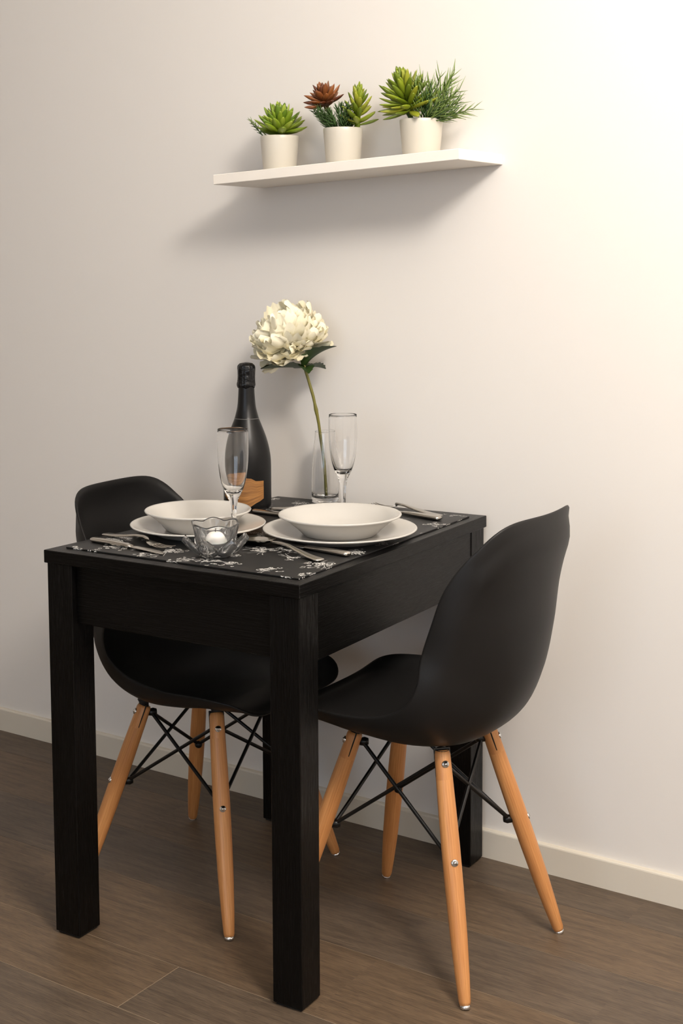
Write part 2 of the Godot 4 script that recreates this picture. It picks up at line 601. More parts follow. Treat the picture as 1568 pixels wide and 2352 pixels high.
func build_chair(label: String, centre: Vector3, facing: Vector3, feet: Array, tops: Array, shell: ArrayMesh, hole_hi: float, hole_lo: float, drop := 0.0) -> void:
	var turn := atan2(facing.x, facing.z)
	var t := thing("shell_chair", label, "chair", centre, turn, "black shell chairs at the dining table")
	var inv := t.transform.affine_inverse()
	part("seat_shell", shell, M.plastic, t, Transform3D(Basis.IDENTITY, Vector3(0, -drop, 0)))
	# legs: feet and tops run round the chair in order
	var up := []
	var low := []
	for i in 4:
		var f: Vector3 = inv * feet[i]
		var p: Vector3 = inv * tops[i]
		var l := (p - f).length()
		var b := along(f, p)
		var foot := f + b.y * 0.006
		var r := [0.0088, 0.0104, 0.0128, 0.0152, 0.0166, 0.0168, 0.0162, 0.0152, 0.0146, 0.0128]
		var h := [0.0, 0.004, 0.10, 0.25, 0.45, 0.6, 0.75, 0.9, 0.985, 1.0]
		var prof := [Vector2(0, 0)]
		for k in 10:
			prof.append(Vector2(r[k], 0.004 + h[k] * (l - 0.006) if k > 0 else 0.0))
		prof.append(Vector2(0, l - 0.002))
		var lm := lathe(prof, 20)
		# texture runs along the leg
		var leg_mesh := done(lm)
		var leg := part("leg", swap_uv(leg_mesh), M.beech, t, Transform3D(b, foot))
		part("glide", done(lathe([Vector2(0, -0.006), Vector2(0.0082, -0.006), Vector2(0.0092, -0.004), Vector2(0.0092, 0.0004), Vector2(0, 0.0004)], 16)), M.chrome, leg)
		# outward direction of the leg and its two bolts
		var mid: Vector3 = Vector3(f.x, 0, f.z).normalized()
		for hh in [hole_hi, hole_lo]:
			var s: float = (hh - foot.y) / b.y.y
			var rr: float = 0.0166 if hh == hole_lo else 0.0155
			for w in [mid, mid.cross(Vector3.UP)] if false else [mid]:
				var lo: Vector3 = b.inverse() * w
				lo = Vector3(lo.x, 0, lo.z).normalized()
				var bb := along(Vector3.ZERO, lo)
				part("bolt", done(lathe([Vector2(0, 0.0035), Vector2(0.0026, 0.0032), Vector2(0.0028, 0.0018), Vector2(0.0056, 0.0016), Vector2(0.0066, 0.0), Vector2(0.0066, -0.003), Vector2(0, -0.003)].map(func(q): return Vector2(q.x, q.y)), 16)), M.chrome, leg, Transform3D(bb, Vector3(0, s, 0) + lo * rr))
			var joint: Vector3 = foot + b.y * s - mid * (rr + 0.004)
			if hh == hole_hi:
				up.append(joint)
			else:
				low.append(joint)
			part("bracket", done(tube([foot + b.y * s - mid * 0.012, joint - mid * 0.004, joint - mid * 0.011], [0.0065, 0.0085, 0.006], 10)), M.rod, leg, leg.transform.affine_inverse())
		# the split at the top with its dark steel tongue
		var tongue: Vector3 = b.inverse() * mid.cross(Vector3.UP)
		tongue = Vector3(tongue.x, 0, tongue.z).normalized()
		part("tongue", boxed(Vector3(0.0026, 0.05, 0.0306), 0.0006, 1), M.rod, leg, Transform3D(Basis(tongue.cross(Vector3.UP), Vector3.UP, tongue), Vector3(0, l - 0.022, 0)))
		# spacer up to the shell
		var head := Vector3(p.x, p.y, p.z)
		var y1: float = under_shell(p.x, p.z) + 0.002 - drop
		if y1 < head.y + 0.004:
			y1 = head.y + 0.004
		part("spacer", done(tube([head - b.y * 0.012, Vector3(p.x, head.y + 0.002, p.z), Vector3(p.x, y1 - 0.006, p.z), Vector3(p.x, y1, p.z)], [0.007, 0.010, 0.010, 0.013], 14)), M.rubber, t)
	for i in 4:
		var j := (i + 1) % 4
		for pair in [[up[i], low[j]], [up[j], low[i]]]:
			var a: Vector3 = pair[0]
			var c: Vector3 = pair[1]
			part("cross_rod", done(tube([a, a.lerp(c, 0.02), a.lerp(c, 0.98), c], [0.0052, 0.0037, 0.0037, 0.0052], 10)), M.rod, t)

func under_shell(x: float, z: float) -> float:      # height of the shell's underside above a point
	var best := 0.41
	var bd := 1e9
	for k in 60:
		var t := -0.95 + k * 0.02
		var kk := key_at(t)
		var p := shell_point(clampf(x / kk[2], -1.0, 1.0), t)
		if abs(p.z - z) < bd:
			bd = abs(p.z - z)
			best = p.y
	return best - 0.0058

func swap_uv(m: ArrayMesh) -> ArrayMesh:
	var a := m.surface_get_arrays(0)
	var uv: PackedVector2Array = a[Mesh.ARRAY_TEX_UV]
	for i in uv.size():
		uv[i] = Vector2(uv[i].y * 1.4, uv[i].x)
	a[Mesh.ARRAY_TEX_UV] = uv
	var o := ArrayMesh.new()
	o.add_surface_from_arrays(Mesh.PRIMITIVE_TRIANGLES, a)
	return o

func build_chairs() -> void:
	var shell := shell_mesh()
	build_chair("black shell chair in front on the right, its back turned to the camera", Vector3(0.552, 0, 0.392), Vector3(-1.0, 0, -0.01),
		[Vector3(0.742, 0, 0.574), Vector3(0.763, 0, 0.233), Vector3(0.362, 0, 0.209), Vector3(0.341, 0, 0.55)],
		[Vector3(0.643, 0.404, 0.479), Vector3(0.652, 0.404, 0.316), Vector3(0.457, 0.4, 0.305), Vector3(0.4536, 0.4, 0.471)], shell, 0.385, 0.227)
	build_chair("black shell chair pushed in on the left, its backrest behind the plates", Vector3(0.045, 0, 0.4), Vector3(1.0, 0, -0.03),
		[Vector3(-0.1675, 0, 0.197), Vector3(0.216, 0, 0.176), Vector3(0.2565, 0, 0.606), Vector3(-0.127, 0, 0.612)],
		[Vector3(-0.046, 0.368, 0.31), Vector3(0.135, 0.384, 0.297), Vector3(0.14, 0.384, 0.49), Vector3(-0.043, 0.37, 0.498)], shell, 0.358, 0.219, 0.026)

# ---------------------------------------------------------------- tableware
const TOP := 0.7478

func plate_mesh(r: float, h: float) -> ArrayMesh:
	var foot := r * 0.6
	var k := [Vector2(0, 0.003), Vector2(foot - 0.004, 0.003), Vector2(foot - 0.002, 0.0), Vector2(foot + 0.002, 0.0), Vector2(foot + 0.006, 0.004),
		Vector2(r * 0.8, h * 0.5), Vector2(r - 0.004, h - 0.0045), Vector2(r - 0.0006, h - 0.003), Vector2(r, h - 0.0012), Vector2(r - 0.0014, h), Vector2(r - 0.004, h - 0.0006),
		Vector2(r * 0.8, h * 0.5 + 0.0045), Vector2(foot + 0.004, 0.0085), Vector2(foot * 0.8, 0.007), Vector2(0, 0.0068)]
	return done(lathe(k, 72))

func soup_mesh(r: float, h: float) -> ArrayMesh:
	var foot := r * 0.56
	var k := [Vector2(0, 0.002), Vector2(foot - 0.004, 0.002), Vector2(foot - 0.002, 0.0), Vector2(foot + 0.002, 0.0), Vector2(foot + 0.006, 0.003),
		Vector2(r * 0.70, h * 0.34), Vector2(r * 0.82, h * 0.62), Vector2(r * 0.9, h * 0.79), Vector2(r - 0.005, h - 0.0055), Vector2(r - 0.0008, h - 0.0035), Vector2(r, h - 0.0015), Vector2(r - 0.0016, h), Vector2(r - 0.005, h - 0.001),
		Vector2(r * 0.88, h * 0.86), Vector2(r * 0.8, h * 0.69), Vector2(r * 0.7, h * 0.46), Vector2(r * 0.6, h * 0.24), Vector2(r * 0.5, 0.0065), Vector2(0, 0.006)]
	return done(lathe(k, 72))

func ribbon(stations: Array, segs := 14, st: SurfaceTool = null) -> SurfaceTool:
	# stations along x: [x, y, half width, half thickness, z offset]; rounded cross-section
	var n := stations.size() - 1
	return grid(segs, n, func(u, v):
		var s = stations[int(round(v * n))]
		var a: float = u * TAU
		var c := cos(a)
		var d := sin(a)
		return Vector3(s[0], s[1] + sign(d) * pow(abs(d), 0.7) * s[3], s[4] + sign(c) * pow(abs(c), 0.7) * s[2]), true, st, true)

func cutlery(kind: String, label: String, head: Vector3, tail: Vector3, big := 1.0) -> void:
	# lies on the mat from the tip of its head to the end of its handle; local +x runs to the handle's end
	var d := tail - head
	var l := d.length()
	var t := thing("table_" + kind, label, kind, Vector3((head.x + tail.x) / 2, TOP, (head.z + tail.z) / 2), atan2(-d.z, d.x))
	var x0 := -l / 2
	var x1 := l / 2
	if kind == "knife":
		part("handle", done(ribbon([[x1, 0.005, 0.0001, 0.0001, 0], [x1 - 0.001, 0.005, 0.007, 0.0032, 0], [x1 - 0.006, 0.005, 0.0098, 0.0046, 0], [x1 - 0.04, 0.005, 0.0092, 0.0046, 0], [x1 - 0.075, 0.005, 0.0078, 0.0042, 0], [x1 - 0.1, 0.0045, 0.0062, 0.0036, 0], [x1 - 0.11, 0.0042, 0.006, 0.0018, 0], [x1 - 0.1105, 0.0042, 0.0001, 0.0001, 0]])), M.steel, t)
		part("blade", done(ribbon([[x1 - 0.1, 0.0042, 0.0001, 0.0001, 0], [x1 - 0.102, 0.0042, 0.006, 0.0014, 0], [x1 - 0.12, 0.004, 0.0085, 0.0012, 0.001], [x1 - 0.16, 0.0032, 0.0095, 0.0011, 0.001], [x0 + 0.02, 0.0022, 0.0095, 0.001, 0.001], [x0 + 0.006, 0.0017, 0.006, 0.0008, -0.002], [x0, 0.0015, 0.0008, 0.0005, -0.005]])), M.steel, t)
	else:
		part("handle", done(ribbon([[x1, 0.0036, 0.0001, 0.0001, 0], [x1 - 0.001, 0.0036, 0.008, 0.0014, 0], [x1 - 0.006, 0.0036, 0.0108, 0.002, 0], [x1 - 0.03, 0.0045, 0.0102, 0.0022, 0], [x1 - 0.07, 0.009, 0.0072, 0.0024, 0], [x1 - 0.1, 0.0135, 0.0048, 0.0025, 0], [x1 - 0.125, 0.0145, 0.0038, 0.0026, 0], [x0 + 0.072 * big, 0.0125, 0.0042, 0.0025, 0], [x0 + 0.066 * big, 0.0115, 0.0001, 0.0001, 0]])), M.steel, t)
		if kind == "spoon":
			# a hollow oval bowl
			var sx := x0 + 0.036 * big
			var f := func(u, v, off):
				var a: float = u * TAU
				var w: float = 0.0225 * big * (1.0 - 0.18 * cos(a))
				var rx: float = 0.037 * big
				var dep: float = 0.011 * (1.0 - v * v)
				return Vector3(sx + cos(a) * rx * v, 0.0125 - dep + (0.004 * cos(a) * v) - off * (1.0 - v * 0.6), sin(a) * w * v)
			var b := grid(28, 7, func(u, v): return f.call(u, v, 0.0), true)
			grid(28, 7, func(u, v): return f.call(u, v, 0.0014), true, b, true)
			grid(28, 1, func(u, v): return f.call(u, 1.0, 0.0014 * v), true, b)
			part("bowl", done(b), M.steel, t)
		else:
			part("root", done(ribbon([[x0 + 0.072, 0.0095, 0.0001, 0.0001, 0], [x0 + 0.07, 0.0092, 0.005, 0.0014, 0], [x0 + 0.06, 0.0065, 0.0105, 0.0012, 0], [x0 + 0.05, 0.005, 0.0125, 0.0011, 0], [x0 + 0.046, 0.0045, 0.0125, 0.001, 0], [x0 + 0.0455, 0.0045, 0.0001, 0.0001, 0]])), M.steel, t)
			for k in 4:
				var z := -0.0105 + k * 0.007
				part("tine", done(ribbon([[x0 + 0.05, 0.005, 0.0018, 0.001, z], [x0 + 0.03, 0.0034, 0.0017, 0.001, z], [x0 + 0.01, 0.005, 0.0015, 0.0009, z], [x0 + 0.001, 0.007, 0.0008, 0.0006, z], [x0, 0.0073, 0.0001, 0.0001, z]], 8)), M.steel, t)

func build_tableware() -> void:
	var pr := Vector3(0.368, TOP, 0.388)
	var pl := Vector3(0.106, TOP, 0.497)
	var a := part("dinner_plate", plate_mesh(0.149, 0.0215), M.china, self, Transform3D(Basis.IDENTITY, pr))
	tag(a, "wide white dinner plate on the right, nearest the right-hand chair", "plate", "white dinner plates")
	a = part(numbered("soup_plate"), soup_mesh(0.119, 0.041), M.china, self, Transform3D(Basis.IDENTITY, pr + Vector3(0, 0.0072, 0)))
	tag(a, "deep white soup plate stacked on the right dinner plate", "soup plate", "white soup plates")
	a = part("dinner_plate_001", plate_mesh(0.1335, 0.0215), M.china, self, Transform3D(Basis.IDENTITY, pl))
	tag(a, "white dinner plate on the left, behind the glass candle holder", "plate", "white dinner plates")
	a = part("soup_plate_001", soup_mesh(0.105, 0.041), M.china, self, Transform3D(Basis.IDENTITY, pl + Vector3(0, 0.0072, 0)))
	tag(a, "deep white soup plate stacked on the left dinner plate", "soup plate", "white soup plates")
	# cutlery
	cutlery("spoon", "steel spoon with its bowl up, in front of the right plates", Vector3(0.229, 0, 0.51), Vector3(0.46, 0, 0.589), 1.3)
	cutlery("knife", "steel knife between the spoon and the right dinner plate", Vector3(0.296, 0, 0.504), Vector3(0.478, 0, 0.525))
	cutlery("knife", "steel knife behind the right plates, near the table's back corner", Vector3(0.232, 0, 0.087), Vector3(0.446, 0, 0.132))
	cutlery("fork", "steel fork next to the knife behind the right plates", Vector3(0.238, 0, 0.062), Vector3(0.43, 0, 0.1))
	cutlery("knife", "thick-handled steel knife at the table's front left edge", Vector3(0.185, 0, 0.69), Vector3(-0.012, 0, 0.672))
	cutlery("fork", "steel fork lying between the left plates and the front left knife", Vector3(0.17, 0, 0.655), Vector3(-0.033, 0, 0.615))
	cutlery("knife", "steel knife lying in the gap behind the two plates", Vector3(0.222, 0, 0.272), Vector3(0.066, 0, 0.262))
	cutlery("spoon", "steel spoon beside the bottle in the gap behind the plates", Vector3(0.24, 0, 0.158), Vector3(0.078, 0, 0.218))
	build_bottle()
	build_glasses()
	build_votive()
	build_flower()

func build_bottle() -> void:
	var t := thing("champagne_bottle", "matt black champagne bottle with a wood veneer label, behind the left plates", "bottle", Vector3(0.016, TOP, 0.216))
	var keys := [Vector2(0, 0.012), Vector2(0.03, 0.004), Vector2(0.044, 0.0), Vector2(0.0495, 0.003), Vector2(0.0515, 0.012), Vector2(0.0518, 0.06), Vector2(0.0516, 0.1), Vector2(0.049, 0.125), Vector2(0.0425, 0.152), Vector2(0.033, 0.178), Vector2(0.0245, 0.2), Vector2(0.0197, 0.22), Vector2(0.0175, 0.245), Vector2(0.0162, 0.27), Vector2(0.0158, 0.285), Vector2(0, 0.286)]
	part("body", done(lathe(smooth_profile(keys, 4), 64)), M.bottle, t)
	# neck band, a hair proud of the glass, ends in a fine pale line
	var nk := smooth_profile([Vector2(0.0264, 0.1955), Vector2(0.0249, 0.2), Vector2(0.0201, 0.22), Vector2(0.0179, 0.245), Vector2(0.0168, 0.268)], 4)
	part("neck_wrap", done(lathe(nk, 48)), M.bottle, t)
	part("band", done(lathe([Vector2(0.0262, 0.1944), Vector2(0.0268, 0.1946), Vector2(0.0265, 0.1956), Vector2(0.0258, 0.1958)], 48)), M.ring, t)
	# crumpled foil: capsule over the cork and wire
	var f := grid(60, 22, func(u, v):
		var ys := [0.262, 0.264, 0.268, 0.276, 0.288, 0.302, 0.309, 0.3145, 0.3165]
		var rs := [0.0172, 0.0194, 0.0201, 0.0188, 0.0186, 0.0192, 0.0186, 0.0125, 0.0]
		var x: float = v * 8.0
		var i: int = min(int(x), 7)
		var y: float = lerp(ys[i], ys[i + 1], x - i)
		var r: float = lerp(rs[i], rs[i + 1], x - i)
		var wave := sin(u * TAU * 14.0) * 0.00045 + sin(u * TAU * 5.0 + v * 9.0) * 0.0005
		if v < 0.12:
			y += sin(u * TAU * 5.0) * 0.0022
		r += wave * (1.0 if v < 0.85 else (1.0 - v) * 6.0)
		return Vector3(max(r, 0.0) * cos(u * TAU), y, max(r, 0.0) * sin(u * TAU)), true)
	part("foil", done(f, true), M.foil, t)
	# veneer label: an irregular patch that follows the glass
	var tops := [0.060, 0.066, 0.070, 0.0705, 0.073, 0.073, 0.0715, 0.0705, 0.0650, 0.0645, 0.0645]
	var bots := [0.03, 0.024, 0.018, 0.012, 0.006, 0.0052, 0.006, 0.011, 0.017, 0.021, 0.026]
	var look := atan2(2.59 - 0.216, 1.812 - 0.016)
	var lb := grid(10, 6, func(u, v):
		var i := int(round(u * 10))
		var a: float = look + lerp(1.15, -0.72, u)
		var y: float = lerp(bots[i], tops[i], v)
		var rr := 0.0526 if y > 0.012 else lerp(0.0512, 0.0526, y / 0.012)
		return Vector3(cos(a) * rr, y, sin(a) * rr), false, null, true)
	part("label", done(lb), M.veneer, t).set_meta("label", "irregular wood veneer label")

func flute(label: String, at: Vector3) -> void:
	var t := thing("champagne_flute", label, "glass", at, 0.0, "champagne flutes")
	var outer := smooth_profile([Vector2(0.0, 0.0016), Vector2(0.0285, 0.0), Vector2(0.0312, 0.0008), Vector2(0.0312, 0.002), Vector2(0.02, 0.0056), Vector2(0.009, 0.008), Vector2(0.0055, 0.018), Vector2(0.005, 0.05), Vector2(0.0068, 0.076), Vector2(0.0112, 0.09), Vector2(0.0172, 0.102), Vector2(0.0226, 0.118), Vector2(0.0267, 0.14), Vector2(0.0289, 0.165), Vector2(0.0293, 0.195), Vector2(0.02875, 0.2174)], 4)
	var inner := smooth_profile([Vector2(0.0286, 0.21755), Vector2(0.02845, 0.2174), Vector2(0.02895, 0.195), Vector2(0.02845, 0.165), Vector2(0.0261, 0.14), Vector2(0.0214, 0.119), Vector2(0.0155, 0.1055), Vector2(0.008, 0.099), Vector2(0, 0.0975)], 4)
	part("glass", done(lathe(outer + inner, 64)), M.glass, t)

func build_glasses() -> void:
	flute("champagne flute standing behind the candle holder, in front of the bottle", Vector3(0.232, TOP, 0.5455))
	flute("champagne flute behind the right plates, beside the flower vase", Vector3(0.2735, TOP, 0.231))
	var t := thing("bud_vase", "slim clear glass bud vase holding the white peony", "vase", Vector3(0.118, TOP, 0.066))
	var k := smooth_profile([Vector2(0, 0.0012), Vector2(0.026, 0.0), Vector2(0.0293, 0.0015), Vector2(0.0302, 0.008), Vector2(0.0302, 0.03), Vector2(0.029, 0.07), Vector2(0.0262, 0.105), Vector2(0.0232, 0.135), Vector2(0.0219, 0.153), Vector2(0.0219, 0.157)], 4)
	k += smooth_profile([Vector2(0.0213, 0.1576), Vector2(0.0206, 0.157), Vector2(0.0207, 0.153), Vector2(0.022, 0.135), Vector2(0.025, 0.105), Vector2(0.0277, 0.07), Vector2(0.0286, 0.03), Vector2(0.027, 0.014), Vector2(0.02, 0.0105), Vector2(0, 0.0095)], 4)
	part("glass", done(lathe(k, 64)), M.glass, t)

func build_votive() -> void:
	var at := Vector3(0.2665, TOP, 0.6445)
	var t := thing("candle_holder", "crystal lotus-shaped candle holder on the table's front edge", "candle holder", at, 0.25)
	# cup of six joined petals
	var out := func(u, v, inner):
		var a: float = u * TAU
		var lobe: float = abs(cos(a * 3.0))
		var h: float = lerp(0.0575, 0.0625, pow(lobe, 1.5))
		var r: float = lerp(0.026, 0.0455, pow(v, 0.7)) * (1.0 - 0.10 * (1.0 - lobe) * smoothstep(0.1, 0.8, v))
		var y: float = v * h
		if inner:
			r -= lerp(0.004, 0.0016, v)
			y = lerp(0.0105, h - 0.001, v)
		return Vector3(cos(a) * r, y, sin(a) * r)
	var g := grid(72, 16, func(u, v): return out.call(u, v, false), true)
	grid(72, 16, func(u, v): return out.call(u, v, true), true, g, true)
	grid(72, 1, func(u, v): return out.call(u, 1.0, false).lerp(out.call(u, 1.0, true), v), true, g)
	grid(72, 2, func(u, v): return out.call(u, 0.0, false) * Vector3(v, 1, v) - Vector3(0, 0, 0), true, g)
	grid(72, 2, func(u, v):
		var p: Vector3 = out.call(u, 0.0, true)
		return Vector3(p.x * (1.0 - v), p.y, p.z * (1.0 - v)), true, g)
	part("cup", done(g), M.crystal, t)
	# low outer petals
	var pm := grid(12, 12, func(u, v): return petal_leaf(u, v, 0.0))
	grid(12, 12, func(u, v): return petal_leaf(u, v, 0.0056), false, pm, true)
	for e in 2:
		grid(1, 12, func(u, v): return petal_leaf(float(e), v, 0.0056 * u), false, pm, e == 0)
	grid(12, 1, func(u, v): return petal_leaf(u, 1.0, 0.0056 * v), false, pm)
	var petal := done(pm)
	for k in 6:
		part("petal", petal, M.crystal, t, Transform3D(Basis(Vector3.UP, TAU * (k + 0.5) / 6.0), Vector3.ZERO))
	# the tealight inside
	var c := thing("tealight", "white tealight candle inside the crystal lotus holder", "candle", at + Vector3(0, 0.0106, 0))
	part("cup", done(lathe([Vector2(0, 0), Vector2(0.0178, 0), Vector2(0.0188, 0.001), Vector2(0.019, 0.0125), Vector2(0.0195, 0.0135), Vector2(0.0186, 0.0135), Vector2(0.0182, 0.012), Vector2(0, 0.0118)], 40)), M.aluminium, c)
	part("wax", done(lathe(smooth_profile([Vector2(0, 0.0118), Vector2(0.0179, 0.012), Vector2(0.0182, 0.016), Vector2(0.016, 0.023), Vector2(0.011, 0.0285), Vector2(0.004, 0.0305), Vector2(0, 0.0305)], 4), 40)), M.wax, c)
	part("wick", done(tube([Vector3(0, 0.0295, 0), Vector3(0.0004, 0.034, 0), Vector3(0.0012, 0.037, 0.0004)], [0.0007, 0.0007, 0.0006], 6)), M.wick, c)

func petal_leaf(u: float, v: float, off: float) -> Vector3:
	# an outer petal of the lotus: grows from the foot outwards and curls up to a point
	var w := 0.0185 * pow(sin(clampf(v * 0.72 + 0.26, 0.0, 1.0) * PI), 0.8) + 0.0008
	var s := (u - 0.5) * 2.0
	var r: float = lerp(0.0285, 0.0615, v) - s * s * 0.005
	var y: float = 0.0004 + 0.028 * pow(v, 1.4) + s * s * 0.006
	return Vector3(r - off * 0.35 * v, y + off, s * w)

# ---------------------------------------------------------------- flower
func build_flower() -> void:
	rng.seed = 21
	var bloom_at := Vector3(0.056, 1.106, 0.108)
	var neck := Vector3(0.084, 1.068, 0.103)
	var foot := Vector3(0.1235, 0.7605, 0.069)
	var t := thing("peony", "large creamy white peony on a long green stem in the bud vase", "flower", foot)
	var o := -foot
	var pts := []
	var rad := []
	var ctrl := [foot, Vector3(0.121, 0.83, 0.072), Vector3(0.112, 0.93, 0.082), Vector3(0.104, 0.985, 0.09), neck, bloom_at]
	var cv := Curve3D.new()
	for i in ctrl.size():
		var tan_: Vector3 = (ctrl[min(i + 1, 5)] - ctrl[max(i - 1, 0)]) / 6.0
		cv.add_point(ctrl[i], -tan_, tan_)
	var ln := cv.get_baked_length()
	for i in 25:
		var q := cv.sample_baked(ln * i / 24.0)
		pts.append(q + o)
		rad.append(0.0033 + 0.0006 * sin(i * 1.7) * 0.3 + (0.0012 if i == 13 else 0.0) + (0.0012 if i > 21 else 0.0))
	part("stem", done(tube(pts, rad, 10)), M.stem, t)
	# dark leaves under the bloom
	var right := Vector3(0.826, -0.007, -0.564)
	var front := Vector3(0.562, 0.09, 0.822)
	var up := Vector3(-0.045, 0.996, -0.078)
	for spec in [[Vector3(-0.97, 0.06, 0.3), 0.098, 0.05, -0.3], [Vector3(0.5, 0.8, 0.3), 0.085, 0.056, -1.3], [Vector3(0.2, 0.1, 0.9), 0.045, 0.034, -0.6], [Vector3(-0.3, 0.0, -0.9), 0.07, 0.04, 0.0], [Vector3(0.7, 0.2, -0.6), 0.06, 0.04, -0.5]]:
		var d: Vector3 = (right * spec[0].x + up * spec[0].y + front * spec[0].z).normalized()
		var side := d.cross(up).normalized()
		var nrm := side.cross(d).normalized()
		var l: float = spec[1]
		var w: float = spec[2]
		var bend: float = spec[3]
		var origin := Vector3(0.0875, 1.047, 0.1) + o
		var lf := grid(6, 12, func(u, v):
			var s: float = u * 2.0 - 1.0
			var ww: float = w * 0.5 * pow(sin(clampf(v * 0.93 + 0.05, 0.0, 1.0) * PI), 0.8) * (1.0 + 0.14 * sin(v * 40.0) * abs(s))
			return origin + d * l * v + side * s * ww + nrm * (abs(s) * ww * 0.45 + bend * 0.03 * v * v * sign(l)))
		var back := grid(6, 12, func(u, v):
			var s: float = u * 2.0 - 1.0
			var ww: float = w * 0.5 * pow(sin(clampf(v * 0.93 + 0.05, 0.0, 1.0) * PI), 0.8) * (1.0 + 0.14 * sin(v * 40.0) * abs(s))
			return origin + d * l * v + side * s * ww + nrm * (abs(s) * ww * 0.45 + bend * 0.03 * v * v * sign(l) - 0.0006), false, lf, true)
		part("leaf", done(back), M.leaf, t)
	# the bloom: cupped, ruffled petals round an axis that leans to the camera
	var axis := (bloom_at - neck).normalized()
	axis = (axis * 0.8 + up * 0.45 + front * 0.35 - right * 0.1).normalized()
	var heart := part("heart", done(lathe(smooth_profile([Vector2(0, -0.02), Vector2(0.016, -0.014), Vector2(0.024, 0.0), Vector2(0.018, 0.016), Vector2(0, 0.022)], 4), 20)), M.petal, t, Transform3D(Basis.IDENTITY, bloom_at + o))
	var shapes := []
	for k in 7:
		shapes.append(peony_petal(k))
	var n := 120
	var b0 := along(Vector3.ZERO, axis)
	for i in n:
		var f := float(i) / (n - 1)
		var polar := lerpf(0.12, 1.98, pow(f, 0.72)) + rng.randf_range(-0.16, 0.16)
		var az := i * 2.39996 + rng.randf_range(-0.3, 0.3)
		var dir := b0 * Vector3(sin(polar) * cos(az), cos(polar), sin(polar) * sin(az))
		# petal local: y along its length, z to the flower's axis (its hollow side)
		var y := dir
		var z := (axis - y * axis.dot(y))
		z = z.normalized() if z.length() > 0.05 else b0.x
		var x := y.cross(z).normalized()
		var s := lerpf(0.92, 1.12, f) * rng.randf_range(0.84, 1.12)
		if polar > 1.75:
			s *= 0.92
		var b := Basis(x, y, z).rotated(y, rng.randf_range(-0.6, 0.6)).scaled(Vector3.ONE * s)
		part("petal", shapes[rng.randi_range(0, 6)], M.petal, heart, Transform3D(b, dir * 0.008))

func peony_petal(k: int) -> ArrayMesh:
	var r := RandomNumberGenerator.new()
	r.seed = 100 + k
	var l := r.randf_range(0.074, 0.086)
	var w := r.randf_range(0.028, 0.04)
	var cup := r.randf_range(0.006, 0.018)
	var ph := r.randf() * TAU
	var notch := r.randf_range(0.003, 0.016)
	var curl := r.randf_range(-0.006, 0.010)
	var f := func(u, v):
		var s: float = u * 2.0 - 1.0
		var ww: float = w * pow(sin(clampf(v * 0.72 + 0.04, 0.0, 1.0) * PI), 0.75)
		var len_: float = l * (1.0 - 0.16 * s * s) * v - notch * v * v * (1.0 - abs(s)) + 0.0034 * sin(s * 10.0 + ph) * v * v * v
		var hollow: float = -cup * sin(v * PI * 0.85) + cup * 0.8 * s * s * v + 0.0042 * sin(s * 8.0 + ph) * v * v + curl * v * v * v + 0.0011 * sin(s * 17.0 + ph * 2.0) * v
		return Vector3(s * ww, len_, hollow)
	return done(grid(16, 9, f))

# ---------------------------------------------------------------- shelf and plants
const TILT := 0.043

func shelf_top(x: float) -> float:
	return 1.4872 + TILT * (x - 0.33)

func build_shelf() -> void:
	var x := 0.2127
	var s := part("wall_shelf", boxed(Vector3(0.6085, 0.0215, 0.186), 0.001, 0, Vector3(0, 0, 0)), M.shelf, self, Transform3D(Basis(Vector3.BACK, TILT), Vector3(x, shelf_top(x) - 0.01075, 0.0932)))
	tag(s, "white floating shelf on the wall holding three potted plants", "shelf")

func pot_thing(label: String, at: Vector3, rim: float, base: float, h: float) -> Node3D:
	var t := thing("potted_plant", label, "potted plant", at, 0.0, "potted plants on the shelf")
	var p := [Vector2(0, 0), Vector2(base - 0.002, 0), Vector2(base, 0.002), Vector2(lerpf(base, rim, 0.9), h * 0.9), Vector2(rim - 0.0004, h - 0.0012), Vector2(rim - 0.001, h), Vector2(rim - 0.0022, h - 0.0006), Vector2(rim - 0.004, h - 0.012), Vector2(rim - 0.006, h - 0.02)]
	part("pot", done(lathe(p, 64)), M.pot, t)
	part("soil", done(lathe([Vector2(0, h - 0.004), Vector2(rim * 0.5, h - 0.006), Vector2(rim - 0.0035, h - 0.011), Vector2(rim - 0.0055, h - 0.016), Vector2(0, h - 0.016)].map(func(q): return q), 24)), M.moss, t)
	return t

func leaf_mesh(l: float, w: float, th: float, tip: float, k: int) -> ArrayMesh:
	# fleshy pointed leaf along y, hollow side to +z
	var r := RandomNumberGenerator.new()
	r.seed = k
	var bend := r.randf_range(0.05, 0.28) * l
	var twist := r.randf_range(-0.2, 0.2)
	var prof := [0.35, 0.62, 0.88, 1.0, 0.86, tip, 0.0]
	var vs := [0.0, 0.15, 0.35, 0.55, 0.75, 0.92, 1.0]
	return done(grid(8, 6, func(u, v):
		var i := int(round(v * 6))
		var a: float = u * TAU
		var q := Vector3(cos(a) * w * prof[i], 0, sin(a) * th * prof[i] + (cos(a) * cos(a)) * th * prof[i] * 0.9)
		q = q.rotated(Vector3.UP, twist * vs[i])
		return q + Vector3(0, vs[i] * l, bend * vs[i] * vs[i])
		, true))

